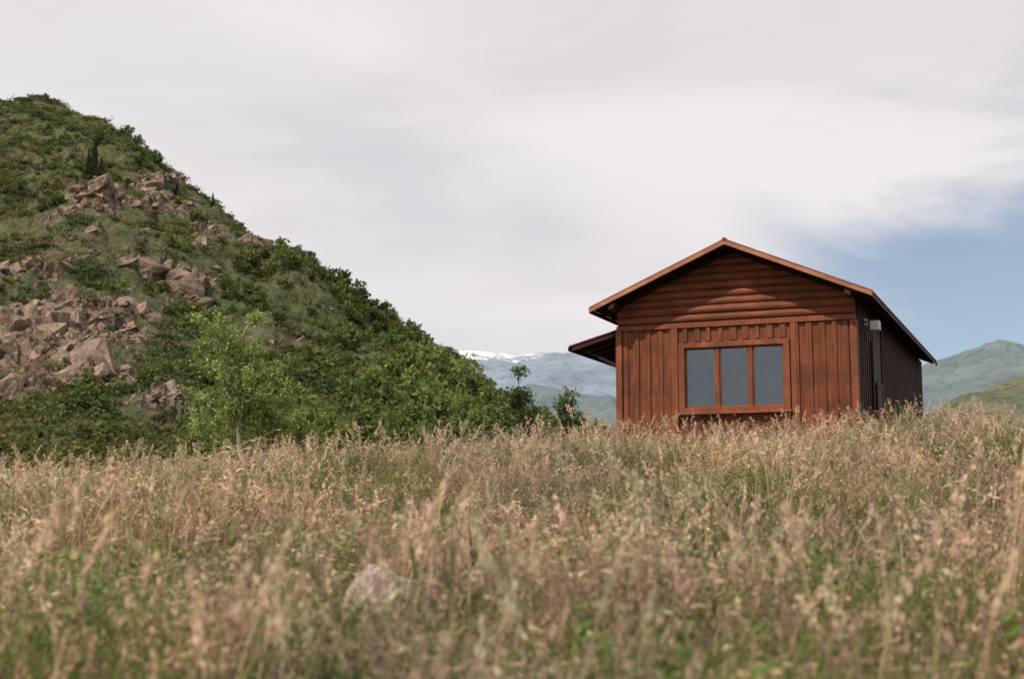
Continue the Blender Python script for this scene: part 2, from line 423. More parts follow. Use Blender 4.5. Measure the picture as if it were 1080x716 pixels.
def tuft_green():
    n = 46; c = rc(n, (.09, .15, .037), (.21, .27, .083))
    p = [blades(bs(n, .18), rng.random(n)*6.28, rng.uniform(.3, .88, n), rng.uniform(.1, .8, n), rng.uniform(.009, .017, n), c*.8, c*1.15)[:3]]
    n = 7; c = rc(n, (.40, .31, .19), (.60, .48, .32))
    p.append(blades(bs(n, .18), rng.random(n)*6.28, rng.uniform(.5, 1.05, n), rng.uniform(.1, .4, n), rng.uniform(.006, .009, n), c*.8, c)[:3])
    return merge(p)
def tuft_plume():
    n = 9
    ang = rng.normal(WIND, 1.5, n); h = rng.uniform(.5, 1.18, n); lean = rng.uniform(.03, .35, n)
    c = rc(n, (.29, .205, .165), (.44, .325, .26))
    v, f, cc, tip, d = blades(bs(n, .13), ang, h, lean, rng.uniform(.006, .009, n), c*.75, c)
    parts = [(v, f, cc)]
    for i in range(n):
        q = 12; t = rng.random(q)[:, None]
        ax = np.array([d[i][0]*.3, d[i][1]*.3, 1.])
        p = tip[i]-ax*t*.22*h[i] + rng.normal(0, .010, (q, 3))
        parts.append(leaves(p, rng.uniform(.008, .014, q), rc(q, (.43, .30, .25), (.64, .50, .425)), elong=3.5, axis=ax, jit=.3))
    parts.append(under(25)); return merge(parts)
def tuft_reed(under_n=12):
    n = 4
    ang = rng.normal(WIND, 1.2, n); h = rng.uniform(.95, 1.5, n); lean = rng.uniform(.03, .3, n)
    c = rc(n, (.50, .39, .27), (.68, .56, .40))
    v, f, cc, tip, d = blades(bs(n, .12), ang, h, lean, rng.uniform(.009, .013, n), c*.85, c, 5)
    parts = [(v, f, cc)]
    for i in range(n):
        q = 30; t = rng.random(q)[:, None]
        ax = np.array([d[i][0]*.35, d[i][1]*.35, 1.])
        p = tip[i]-ax*t*.25 + rng.normal(0, .006, (q, 3))*(1+2*t)
        parts.append(leaves(p, rng.uniform(.009, .015, q), rc(q, (.54, .43, .33), (.74, .62, .50)), elong=4, axis=ax, jit=.25))
    n = under_n; c = rc(n, (.42, .33, .20), (.60, .49, .33))
    parts.append(blades(bs(n, .1), rng.random(n)*6.28, rng.uniform(.5, 1.0, n), rng.uniform(.3, 1.1, n), rng.uniform(.011, .016, n), c*.8, c, 4)[:3])
    return merge(parts)
def tuft_worm(g=0):
    n = 8; parts = []
    base = bs(n, .07)
    ang = rng.random(n)*6.28; h = rng.uniform(.45, .95, n); lean = rng.uniform(.1, .6, n)
    c = rc(n, (.18, .12, .10), (.28, .20, .17))
    v, f, cc, tip, d = blades(base, ang, h, lean, rng.uniform(.006, .01, n), c, c)
    parts.append((v, f, cc))
    A, B = ((.25, .17, .145), (.43, .32, .275)) if not g else ((.09, .135, .05), (.19, .24, .09))
    for i in range(n):
        m = 9; t = rng.uniform(.25, 1, m)
        p = base[i]+d[i]*(lean[i]*h[i]*t**1.8)[:, None]; p[:, 2] += h[i]*t*(1-.25*lean[i]*t)
        c2 = rc(m, A, B)
        v, f, cc, tp, dd = blades(p, rng.random(m)*6.28, rng.uniform(.08, .24, m), rng.uniform(.2, .7, m), np.full(m, .006), c2, c2, 2)
        parts.append((v, f, cc))
        q = 4
        P = np.repeat(p, q, 0)+(np.repeat(tp-p, q, 0))*rng.random((m*q, 1))+rng.normal(0, .008, (m*q, 3))
        parts.append(leaves(P, rng.uniform(.009, .016, m*q), rc(m*q, A, B, .2), elong=3, axis=(0, 0, 1), jit=.6))
    parts.append(under(14)); return merge(parts)
def forb(flower=False):
    parts = []
    for s in range(5):
        b0 = np.array([rng.normal(0, .12), rng.normal(0, .12), -.05]); h = rng.uniform(.4, .85)
        c = rc(1, (.09, .13, .045), (.13, .17, .065))
        v, f, cc, tip, d = blades(b0[None], rng.random(1)*6.28, np.array([h]), np.array([.15]), np.array([.01]), c, c)
        parts.append((v, f, cc))
        m = 16; t = np.linspace(.15, 1, m)
        p = b0+(tip[0]-b0)*t[:, None]
        c2 = rc(m, (.08, .15, .036), (.165, .255, .07))
        parts.append(blades(p, rng.random(m)*6.28, rng.uniform(.05, .14, m)*(1.3-t*.6), rng.uniform(.8, 1.8, m), rng.uniform(.018, .032, m), c2, c2*1.15, 2)[:3])
        if s < 1 and flower: parts.append(leaves(tip+rng.normal(0, .009, (6, 3)), .013, np.full((6, 3), .68)))
    return merge(parts)
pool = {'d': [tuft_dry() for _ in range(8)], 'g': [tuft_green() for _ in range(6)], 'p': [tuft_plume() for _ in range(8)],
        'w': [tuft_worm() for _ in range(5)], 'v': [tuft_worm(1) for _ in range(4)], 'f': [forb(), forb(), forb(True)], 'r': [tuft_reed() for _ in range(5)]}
def patch(recipe, R=.62):
    parts = []
    n = len(recipe)
    for q, ch in enumerate(recipe):
        v, f, c = pool[ch][rng.integers(len(pool[ch]))]
        a = rng.random()*6.28; s = rng.uniform(.6, 1.18)
        r = R*math.sqrt((q+.5)/n)*rng.uniform(.8, 1.2); t = q*2.4+rng.random()*.9
        w = v*s*np.array([1.15, 1.15, 1]); ca, sa = math.cos(a), math.sin(a)
        w = np.stack([w[:, 0]*ca-w[:, 1]*sa+r*math.cos(t), w[:, 0]*sa+w[:, 1]*ca+r*math.sin(t), w[:, 2]], 1)
        parts.append((w, f, c*rng.uniform(.82, 1.18)))
    return merge(parts)
recipes = {'dry': ['ddgpdggd', 'ddrpdgwd', 'ddgvddpd', 'gdddpgdr', 'ddvgdrpd'],
           'green': ['gggdggfp', 'gfggvgvg', 'ggvpgdgg', 'gggfggfw', 'gdpgggvg'],
           'plume': ['pgppdgpw', 'ppgpwgpg', 'pwppdpgp', 'gppvpgpr', 'pgwpgdpp'],
           'worm': ['wwpwpwgw', 'wwgwdvwp', 'wpwgwwvw', 'dwwpwrwg'],
           'wormg': ['vgvvpvgv', 'vvgpvdvv', 'gvpdvgvv'],
           'forb': ['fgffpfgf', 'ffgfvfgf', 'gffdgdff']}
variants = []; kinds = {}
for nm, rl in recipes.items():
    kinds[nm] = []
    for rcp in rl:
        v, f, c = patch(rcp); kinds[nm].append(len(variants))
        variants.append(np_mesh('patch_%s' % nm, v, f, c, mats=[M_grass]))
kinds['reed'] = []
for k in range(4):
    v, f, c = tuft_reed(5); kinds['reed'].append(len(variants)); variants.append(np_mesh('reed_stalks', v, f, c, mats=[M_grass]))
def fan(n, r0, r1, ha):
    r = np.sqrt(rng.uniform(r0**2, r1**2, n)); a = rng.uniform(-ha, ha, n)
    return r*np.sin(a), r*np.cos(a)
X, Y = [], []
for (n, r0, r1, ha) in ((400, 3.0, 12, .62), (850, 12, 24, .55), (1150, 24, 38, .52), (700, 38, 80, .5)):
    x, y = fan(n, r0, r1, ha); X.append(x); Y.append(y)
X = np.concatenate(X); Y = np.concatenate(Y)
PHI = math.radians(22.0); CW, CL = 5.81, 13.9; MX, MY = 5.35, 34.09
lx = (X-MX)*math.cos(PHI)-(Y-MY)*math.sin(PHI); ly = (X-MX)*math.sin(PHI)+(Y-MY)*math.cos(PHI)
ok = ~((np.abs(lx) < CW/2+.75) & (ly > -.85) & (ly < CL+.8))
SX, SY = -.76, 9.2
ok &= ~((np.abs(X-SX*Y/SY) < .72) & (Y < SY+.5) & (Y > SY-1.9))
X = X[ok]; Y = Y[ok]
ex = []
for t in np.arange(-CW/2-.3, CW/2+.4, .55): ex.append((t, -.62))
for t in np.arange(0, CL, .8): ex.append((CW/2+.72, t))
for (a_, b_) in ex:
    X = np.append(X, MX+a_*math.cos(PHI)+b_*math.sin(PHI)); Y = np.append(Y, MY-a_*math.sin(PHI)+b_*math.cos(PHI))
NS = 18
for q in range(NS):
    yy = rng.uniform(7.1, 8.7)
    X = np.append(X, SX*yy/SY+rng.normal(0, .42)); Y = np.append(Y, yy)
NR_ = 230
x, y = fan(NR_, 4.2, 31, .45); X = np.append(X, x); Y = np.append(Y, y)
smallmask = np.zeros(len(X), bool); smallmask[-NS-NR_:-NR_] = True
reedmask = np.zeros(len(X), bool); reedmask[-NR_:] = True
Zp = ground_z(X, Y)
u = X/np.maximum(Y, .1)
n1 = fbm(X*.30, Y*.22, 3, 50); n2 = fbm(X*.36+40, Y*.26, 3, 51); n3 = fbm(X*.42-20, Y*.33, 3, 52)
near = np.exp(-((np.hypot(X, Y)-4)/4.)**2)
w = np.stack([.53+1.4*n1+np.clip(-u, 0, .4)*1.2,
              .50+2.8*n2+.40*near,
              .56-1.2*n1+.6*n3,
              .38+1.6*n3+np.clip(u, 0, .4)*.9,
              .28-1.3*n3+.9*n2+np.clip(u, 0, .4)*.5,
              .08+1.2*n2*(n3 > 0)+.15*near], 1)
gc = np.exp(-((X-8.8)/1.5)**2-((Y-31.5)/2.0)**2) + np.exp(-((X+2.2)/.9)**2-((Y-6.2)/1.5)**2) + .7*np.exp(-((X-2.2)/.8)**2-((Y-6.5)/1.2)**2)
w[:, 4] += 1.6*gc; w[:, 5] += 1.1*gc
w = np.clip(w, .02, None)**2.; w /= w.sum(1, keepdims=True)
cum = np.cumsum(w, 1); rr_ = rng.random(len(X))[:, None]
kind = (rr_ > cum).sum(1).clip(0, 5); kind[smallmask] = np.arange(NS) % 3; kind[reedmask] = 6
names = ['dry', 'green', 'plume', 'worm', 'wormg', 'forb', 'reed']
idx = np.array([rng.choice(kinds[names[k]]) for k in kind])
dist = np.hypot(X, Y)
sc = rng.uniform(.64, 1.0, len(X))*(.90+.50*fbm(X*.5, Y*.5, 2, 61))
sc *= np.interp(dist, [3, 8, 30, 60], [.88, 1.0, .88, .85])
sc *= 1+.45*np.exp(-((X-7.4)/3.2)**2-((Y-31)/2.5)**2)
sc[smallmask] *= .48
sc[reedmask] = rng.uniform(.62, .92, NR_)
sxy = np.clip(rng.uniform(.9, 1.1, len(X))*np.interp(dist, [5, 30, 60], [1.0, 1.12, 1.9]), .3, 3); sxy[smallmask] *= .6
scatter('meadow_grass', np.stack([X, Y, Zp], 1), rng.random(len(X))*6.28, (rng.normal(0, .05, len(X)), rng.normal(0, .05, len(X))),
        np.stack([sxy, sxy, sc], 1), idx, variants)
n = 30; c = rc(n, (.09, .17, .06), (.15, .28, .11))
v, f, cc, _, _ = blades(bs(n, .12), rng.random(n)*6.28, rng.uniform(.5, 1.05, n), rng.uniform(.05, .45, n), rng.uniform(.03, .05, n), c*.8, c, 5)
iris = add_obj('iris_plant', np_mesh('iris_plant', v, f, cc, mats=[M_grass]))
iris.location = (-.21, 8.0, float(ground_z(-.21, 8.0)))

# ------------------------------------------------------------------ shrubs and trees
def crown_mesh(name, w, h, nl, ls, A, B, nclump=16, mats=None, base=.0, trunk=True, pointed=0.):
    parts = []
    cen = []
    for i in range(nclump):
        t = (i+.5)/nclump
        z = base*h+(1-base)*h*(t*.92+.04)
        prof = math.sin(math.pi*min(1, (t*.85+.12)))**.7
        prof = prof*(1-pointed)+pointed*(1-t)
        a = i*2.4+rng.random(); r = w*.5*prof*rng.uniform(.2, .95)
        cen.append((r*math.cos(a), r*math.sin(a), z*rng.uniform(.85, 1.12), w*rng.uniform(.10, .24)*(1-.4*pointed*t)))
    cen = np.array(cen)
    per = nl//nclump
    for c in cen:
        d = rng.normal(size=(per, 3)); d /= np.linalg.norm(d, axis=1, keepdims=True)
        p = c[:3]+d*c[3]*rng.uniform(.25, 1.3, (per, 1))*np.array([1, 1, .8])
        p[:, 2] = np.maximum(p[:, 2], .02)
        f = rng.uniform(.75, 1.25)
        parts.append(leaves(p, rng.uniform(.7, 1.3, per)*ls, rc(per, A, B)*f))
    v, f, c = merge(parts)
    nleaf = len(f)
    if trunk:
        tv, tf = [], []
        def tube(p0, p1, r0, r1):
            p0 = np.array(p0); p1 = np.array(p1); d = p1-p0; d = d/np.linalg.norm(d)
            s = np.cross(d, [0.3, 1, .1]); s /= np.linalg.norm(s); t2 = np.cross(d, s)
            o = len(tv)
            for (pp, r) in ((p0, r0), (p1, r1)):
                for q in range(5):
                    a = q/5*6.283; tv.append(pp+(s*math.cos(a)+t2*math.sin(a))*r)
            for q in range(5): tf.append([o+q, o+(q+1) % 5, o+5+(q+1) % 5, o+5+q])
        tube((0, 0, -.2), (0, 0, h*.5), w*.025, w*.018); tube((0, 0, h*.5), (0, 0, h*.9), w*.018, w*.005)
        for c_ in cen[::2]: tube((0, 0, max(0.05, c_[2]-.22*w)), c_[:3], w*.012, w*.004)
        tv = np.array(tv); tf = np.array(tf)+len(v)
        v = np.concatenate([v, tv]); f = np.concatenate([f, tf]); c = np.concatenate([c, np.full((len(tv), 3), .1)])
    me = np_mesh(name, v, f, c, mats=[M_leaf, M_bark])
    if trunk:
        mi = np.zeros(len(f), np.int32); mi[nleaf:] = 1
        me.polygons.foreach_set('material_index', mi)
    return me
GA, GB = (.083, .117, .043), (.15, .188, .071)
bushes = [crown_mesh('bush_%d' % k, 1.6, .9, 340, .13, GA, GB, 12, trunk=False) for k in range(4)]
bushes += [crown_mesh('bush_dark_%d' % k, 1.4, .95, 340, .13, (.053, .078, .03), (.092, .12, .048), 12, trunk=False) for k in range(2)]
bushes += [crown_mesh('smalltree_%d' % k, .85, 1.25, 1300, .055, (.105, .15, .055), (.195, .25, .095), 20, base=.1) for k in range(4)]
HP = np.stack([hX, hY, hZ], -1)
pyh = 358-1500*np.tan(np.arctan((hZ-EYE)/hY)-PITCH)
dY = np.gradient(hY, axis=0); area = np.clip(dY, .02, 3)*hY*(bear(1)-bear(0))*(px_c[1]-px_c[0])
dens = np.interp(PXg, [-320, 80, 200, 280, 480, 900], [.45, .5, .65, .85, 1.0, .6])
dens = dens*(.08+2.6*np.clip(fbm(hX*.08, hY*.08, 4, 71)+.08, 0, 1))
dens = dens*np.where((pyh > 400) & (PXg < 230), .5, 1)
dens = dens*(1-np.clip(rm*1.4, 0, .90))
dens = dens + .45*np.exp(-((PXg-110)/70)**2-((pyh-178)/20)**2)
dens = dens + .5*(PXg > 190)*np.exp(-((vpar[:, None]-5)/.12)**2)
dens = dens*((vpar > .4) & (vpar < 5.35))[:, None]
wgt = (dens*area).ravel(); wgt /= wgt.sum()
nb = 5400
sel = rng.choice(len(wgt), nb, p=wgt)
P = HP.reshape(-1, 3)[sel] + rng.normal(0, .2, (nb, 3))*np.array([1, 1, 0])
P[:, 2] -= .12
pxs = PXg.ravel()[sel]
scb = rng.lognormal(-.2, .55, nb)*np.interp(pxs, [0, 200, 300, 500], [.6, .8, 1.0, 1.25])
idxb = rng.choice(6, nb, p=[.2, .2, .18, .14, .14, .14])
scatter('hillside_shrubs', P, rng.random(nb)*6.28, (0, 0), np.clip(scb, .22, 2.6), idxb, bushes)
low = []
for k, (A, B) in enumerate((((.073, .10, .037), (.125, .155, .06)), ((.11, .12, .055), (.18, .175, .088)), ((.04, .057, .023), (.072, .093, .036)), ((.14, .12, .08), (.215, .185, .12)))):
    n = 60
    p = np.stack([rng.normal(0, .5, n), rng.normal(0, .5, n), rng.uniform(0, .36, n)], 1)
    v, f, c = leaves(p, rng.uniform(.12, .24, n), rc(n, A, B, .15))
    low.append(np_mesh('scrub_%d' % k, v, f, c, mats=[M_leaf]))
wl = ((.25+1.6*np.clip(fbm(hX*.15, hY*.15, 3, 75)+.05, 0, 1))*area*((vpar > .15) & (vpar < 5.3))[:, None]*(1+1.2*(vpar < 2))[:, None]*(1-np.clip(rm*2.0, 0, .95))*np.interp(PXg, [-320, 0, 350, 600, 900], [.5, 1, .9, .4, .2])).ravel(); wl /= wl.sum()
nl = 11000; sel = rng.choice(len(wl), nl, p=wl)
P = HP.reshape(-1, 3)[sel] + rng.normal(0, .25, (nl, 3))*np.array([1, 1, 0])
scatter('hillside_grass', P, rng.random(nl)*6.28, (0, 0), rng.uniform(.5, 1.5, nl), rng.choice(4, nl, p=[.38, .24, .24, .14]), low)

import bmesh
def blockmesh(name, seed, mat, npts=15, sub=1, nz=.09):
    r = np.random.default_rng(seed)
    bm = bmesh.new()
    P = r.uniform(-1, 1, (npts, 3)); P = np.sign(P)*np.abs(P)**.55
    for p_ in P: bm.verts.new(p_)
    res = bmesh.ops.convex_hull(bm, input=bm.verts[:])
    bmesh.ops.delete(bm, geom=[g for g in res['geom_interior'] if isinstance(g, bmesh.types.BMVert)], context='VERTS')
    bmesh.ops.triangulate(bm, faces=bm.faces[:])
    bmesh.ops.subdivide_edges(bm, edges=bm.edges[:], cuts=2 if sub == 1 else 4, use_grid_fill=True)
    for v in bm.verts:
        c = np.array(v.co)
        n_ = np.array([float(fbm(c[0]*2.5+seed, c[1]*2.5+c[2]*2+k*9, 4, seed+k)) for k in range(3)])
        v.co = c+n_*nz
    me = bpy.data.meshes.new(name); bm.to_mesh(me); bm.free(); me.materials.append(mat)
    return me
rocks = [blockmesh('crag_%d' % k, 100+k, M_rock, nz=.15) for k in range(9)]
wr = (np.clip(rm-.24, 0, 1)**1.1*area).ravel(); wr /= wr.sum()
nk = 2000; sel = rng.choice(len(wr), nk, p=wr)
P = HP.reshape(-1, 3)[sel].copy(); rs = rm.ravel()[sel]
s = np.clip(rng.lognormal(-1.05, .62, nk), .12, 1.25)*(.6+.75*rs)
cl = np.exp(-((PXg.ravel()[sel]-35)/80)**2-((pyh.ravel()[sel]-360)/36)**2)
sx_ = 1.7*(1-.40*cl); sz_ = rng.uniform(.45, 1.1, nk)*(1+1.3*cl)
wa = ((vpar > 1.2) & (vpar < 5)).astype(float)[:, None].repeat(NC, 1).ravel()*(PXg.ravel() < 360)*area.ravel(); wa /= wa.sum()
NX = 700
sel2 = rng.choice(len(wa), NX, p=wa); P = np.concatenate([P, HP.reshape(-1, 3)[sel2]]); s = np.concatenate([s, rng.uniform(.12, .6, NX)])
sx_ = np.concatenate([sx_, np.full(NX, 1.4)]); sz_ = np.concatenate([sz_, np.full(NX, .8)])
nk = len(P); P[:, 2] -= s*.4
scatter('rock_outcrops', P, rng.normal(.5, .5, nk), (rng.normal(.15, .18, nk), rng.normal(-.30, .18, nk)), np.stack([s*sx_, s*1.2, s*sz_], 1), rng.integers(0, 9, nk), rocks)

# trees at the foot of the hill (a mass)
TP = []; TS = []; TI = []
def place(px, pytop, Y, hh, k):
    zt = float(hgt(pytop, Y)); TP.append((float(bear(px))*Y, Y, zt-hh*1.25)); TS.append(hh); TI.append(k)
tree_list = [(372, 398, 112, 4.2), (395, 385, 120, 4.8), (415, 374, 128, 5.0), (435, 366, 130, 5.4), (452, 364, 126, 5.8), (470, 374, 118, 5.8), (488, 378, 112, 5.7), (501, 384, 108, 5.6), (514, 402, 106, 4.6),
             (440, 402, 104, 5), (410, 410, 100, 4.5), (462, 412, 98, 4.5), (485, 420, 96, 4.2), (385, 425, 92, 3.8), (350, 424, 90, 3.4), (425, 428, 88, 3.6), (505, 430, 92, 3.3), (400, 358, 165, 3.6), (362, 336, 185, 3.4), (425, 356, 160, 3.6), (330, 426, 84, 3.0), (345, 434, 78, 2.8), (300, 434, 76, 2.8), (318, 434, 72, 2.8), (222, 436, 74, 2.4), (248, 442, 70, 2.2), (288, 442, 68, 2.4), (365, 444, 74, 2.3), (455, 438, 80, 2.8), (525, 428, 90, 3.0), (570, 434, 90, 2.8), (625, 444, 80, 2.2), (535, 436, 84, 2.6), (610, 436, 88, 2.6), (580, 442, 84, 2.3), (210, 450, 66, 2.), (235, 454, 62, 1.8), (640, 450, 78, 1.8)]
for t in tree_list: place(*t, int(rng.integers(6, 10)))
TP = np.array(TP); TS = np.array(TS)
scatter('valley_trees', TP, rng.random(len(TP))*6.28, (0, 0), TS, TI, bushes)

def poplar(name, px, pytop, Y, h, w, A, B, ptd=.6):
    me = crown_mesh(name, w, h, 2600, .13, A, B, 30, base=.05, pointed=ptd)
    o = add_obj(name, me); o.location = (float(bear(px))*Y, Y, float(hgt(pytop, Y))-h)
    return o
poplar('poplar_tree', 547, 394, 86, 5.2, 3.2, (.06, .09, .038), (.11, .15, .06), .5)
poplar('poplar_tree', 597, 416, 84, 3.9, 3.0, (.08, .12, .05), (.145, .18, .075), .4)

def spruce_mesh(name):
    parts = []
    for i in range(26):
        t = i/25; z = .06+.92*t; R_ = (.24*(1-t)**.9+.01)*rng.uniform(.75, 1.15)
        n = int(46*(1-t)+12)
        a = rng.random(n)*6.28; r = R_*np.sqrt(rng.random(n))*(1+.30*np.sin(a*5+i))
        p = np.stack([r*np.cos(a), r*np.sin(a), z-.25*r+rng.normal(0, .008, n)], 1)
        parts.append(leaves(p, .035, rc(n, (.03, .052, .024), (.055, .085, .036)), elong=2))
    v, f, c = merge(parts)
    t = [[.015*math.cos(q*1.571), .015*math.sin(q*1.571), -.05] for q in range(4)]+[[.004*math.cos(q*1.571), .004*math.sin(q*1.571), .95] for q in range(4)]
    tf = np.array([[q, (q+1) % 4, 4+(q+1) % 4, 4+q] for q in range(4)])+len(v)
    return np_mesh(name, np.concatenate([v, np.array(t)]), np.concatenate([f, tf]), np.concatenate([c, np.full((8, 3), .06)]), mats=[M_leaf])
SM = spruce_mesh('spruce_tree')
def hill_at(px, py):
    c = int(np.argmin(np.abs(px_c-px))); col = pyh[:340, c]
    r = int(np.argmin(np.abs(col-py))); return HP[r, c]
for (px, py, h) in ((104, 192, 5.8), (98, 190, 4.2), (112, 192, 4.0), (185, 200, 3.8), (178, 197, 2.8), (228, 222, 2.6), (192, 206, 2.6)):
    p = hill_at(px, py); o = add_obj('spruce_tree', SM); o.location = p; o.scale = (h*.85, h*.85, h); o.rotation_euler[2] = px

# birch
def tube_pts(P, Rr, ns=7):
    P = np.array(P, float); n = len(P); V = []; F = []
    for i in range(n):
        d = P[min(i+1, n-1)]-P[max(i-1, 0)]; d /= np.linalg.norm(d)
        s = np.cross(d, [.2, 1, .1]); s /= np.linalg.norm(s); t = np.cross(d, s)
        for q in range(ns):
            a = q/ns*6.283; V.append(P[i]+(s*math.cos(a)+t*math.sin(a))*Rr[i])
    for i in range(n-1):
        for q in range(ns): F.append([i*ns+q, i*ns+(q+1) % ns, (i+1)*ns+(q+1) % ns, (i+1)*ns+q])
    return np.array(V), np.array(F)
birch = bpy.data.objects.new('birch_tree', None); scene.collection.objects.link(birch)
BY = 42.; BX = float(bear(268))*BY; BZ = float(ground_z(BX, BY))
birch.location = (BX, BY, BZ-.1)
H = float(hgt(330, BY))-BZ
bp = []; twigs = []
def stem(p0, d, L, r0, lev):
    n = 7; P = [np.array(p0, float)]; d = np.array(d, float); d /= np.linalg.norm(d)
    for i in range(n):
        d = d+rng.normal(0, .06+.03*lev, 3)+np.array([0, 0, .04]); d /= np.linalg.norm(d)
        P.append(P[-1]+d*L/n)
    R_ = np.linspace(r0, r0*.25, n+1)
    v, f = tube_pts(P, R_, 7 if lev == 0 else 4); bp.append((v, f, np.full((len(v), 3), .4)))
    if lev >= 1:
        for q in range(2, n+1): twigs.append(P[q])
    if lev < 2:
        m = 14 if lev == 0 else 5
        for k in range(m):
            t = (.34+.64*k/m) if lev == 0 else rng.uniform(.3, .95)
            q = P[int(t*n)]
            a = k*2.4+rng.random(); up = .65
            dd = np.array([math.cos(a), math.sin(a), up])
            stem(q, dd, L*(.42*(1.15-t*.7)) if lev == 0 else L*.5, r0*.4*(1-.4*t), lev+1)
stem((0, 0, 0), (-.09, 0, 1), H*.96, .095, 0)
stem((.02, .05, 0), (.18, 0, 1), H*.74, .06, 0)
v, f, c = merge(bp); add_obj('trunk', np_mesh('birch_trunk', v, f, mats=[M_birch], smooth=True), birch)
tw = np.array(twigs); tw = tw[rng.random(len(tw)) < .56]; per = 22
fc = np.repeat(rng.uniform(.75, 1.25, len(tw)), per)[:, None]
C0 = np.repeat(tw, per, 0)+rng.normal(0, .10, (len(tw)*per, 3))
keep = C0[:, 2] > 1.5; C0 = C0[keep]; fc = fc[keep]
v, f, c = leaves(C0, rng.uniform(.05, .09, len(C0)), rc(len(C0), (.18, .255, .085), (.32, .40, .16), .15)*fc)
add_obj('leaves', np_mesh('birch_leaves', v, f, c, mats=[M_leaf]), birch)

# ------------------------------------------------------------------ field stone
st = add_obj('field_stone', blockmesh('field_stone', 12, M_stone, 26, 2, .2))
st.location = (SX, SY, float(ground_z(SX, SY))+.22); st.scale = (.29, .24, .26); st.rotation_euler = (.1, .4, .3)

# ------------------------------------------------------------------ cabin
class MB:
    def __init__(s): s.v = []; s.f = []
    def box(s, x0, x1, y0, y1, z0, z1):
        o = len(s.v)
        s.v += [(x0, y0, z0), (x1, y0, z0), (x1, y1, z0), (x0, y1, z0), (x0, y0, z1), (x1, y0, z1), (x1, y1, z1), (x0, y1, z1)]
        s.f += [[o+a for a in q] for q in ((0, 3, 2, 1), (4, 5, 6, 7), (0, 1, 5, 4), (1, 2, 6, 5), (2, 3, 7, 6), (3, 0, 4, 7))]
    def prism(s, poly, y0, y1):
        o = len(s.v); n = len(poly)
        s.v += [(x, y0, z) for x, z in poly]+[(x, y1, z) for x, z in poly]
        s.f += [[o+i for i in range(n)], [o+n+i for i in reversed(range(n))]]
        for i in range(n): s.f.append([o+(i+1) % n, o+i, o+n+i, o+n+(i+1) % n])
    def cylx(s, x0a, x1a, x0b, x1b, y, z, r, n=12):
        o = len(s.v)
        for e in (0, 1):
            for q in range(n):
                a = q/n*2*math.pi; t = (math.sin(a)+1)/2
                x = (x0a*(1-t)+x0b*t) if e == 0 else (x1a*(1-t)+x1b*t)
                s.v.append((x, y-math.cos(a)*r, z+math.sin(a)*r))
        for q in range(n): s.f.append([o+q, o+(q+1) % n, o+n+(q+1) % n, o+n+q])
        s.f += [[o+q for q in reversed(range(n))], [o+n+q for q in range(n)]]
    def cyl(s, c, d, L, r, n=12):
        c = Vector(c); d = Vector(d).normalized(); q_ = d.to_track_quat('Z', 'Y'); o = len(s.v)
        for e in (0, L):
            for q in range(n):
                a = q/n*2*math.pi; s.v.append(tuple(c+q_ @ Vector((math.cos(a)*r, math.sin(a)*r, e))))
        for q in range(n): s.f.append([o+q, o+(q+1) % n, o+n+(q+1) % n, o+n+q])
        s.f += [[o+q for q in reversed(range(n))], [o+n+q for q in range(n)]]
    def done(s, name, mat, parent, bevel=0):
        me = bpy.data.meshes.new(name); me.from_pydata(s.v, [], s.f); me.materials.append(mat)
        o = add_obj(name, me, parent)
        if bevel:
            m = o.modifiers.new('b', 'BEVEL'); m.width = bevel; m.segments = 2; m.limit_method = 'ANGLE'
        return o
cab = bpy.data.objects.new('wooden_cabin', None); scene.collection.objects.link(cab)
Z0 = 3.15
cab.location = (MX, MY, Z0); cab.rotation_euler = (0, 0, -PHI)
hw = CW/2; EO = .52; FO = .74; BO = .3
EZ = 7.04-Z0; AZ = 8.50-Z0
tanr = (AZ-EZ)/(hw+EO)
wt = AZ-.16-hw*tanr
GZ = 6.66-Z0
wx0, wx1, wz0, wz1 = -1.20, 1.22, 4.56-Z0, 6.02-Z0
b = MB(); th_ = .16
b.box(-hw, wx0, 0, th_, -.3, GZ); b.box(wx1, hw, 0, th_, -.3, GZ); b.box(wx0, wx1, 0, th_, -.3, wz0); b.box(wx0, wx1, 0, th_, wz1, GZ)
b.prism([(-hw, GZ), (hw, GZ), (hw, wt), (0, AZ-.17), (-hw, wt)], .02, th_)
b.prism([(-hw, -.3), (hw, -.3), (hw, wt), (0, AZ-.17), (-hw, wt)], CL-th_, CL)
b.box(-hw, -hw+th_, th_, CL-th_, -.3, wt)
b.box(-hw+th_, hw-th_, th_, CL-th_, -.1, 0.)
b.done('walls', M_woodV, cab)
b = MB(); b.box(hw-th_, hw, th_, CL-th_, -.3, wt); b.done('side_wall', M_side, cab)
b = MB(); n = int(CW/.30); xs = np.linspace(-hw+.19, hw-.19, n)
for i, x in enumerate(xs):
    w_ = .075+random.uniform(-.022, .02); pr = .045+random.uniform(-.015, .015); x += random.uniform(-.02, .02)
    if wx0-.22 < x < wx1+.22:
        b.box(x-w_, x+w_, -pr, -.001, wz1+.155, GZ-.14)
        b.box(x-w_, x+w_, -pr, -.001, -.3, wz0-.18)
    else: b.box(x-w_, x+w_, -pr, -.001, -.3, GZ-.14)
b.done('facade_battens', M_woodV, cab, .014)
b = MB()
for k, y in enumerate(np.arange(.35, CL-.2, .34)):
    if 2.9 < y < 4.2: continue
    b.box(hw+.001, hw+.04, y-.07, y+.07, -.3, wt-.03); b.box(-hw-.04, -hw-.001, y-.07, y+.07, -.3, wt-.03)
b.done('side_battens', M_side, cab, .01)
b = MB(); z = GZ+.10; r = .105
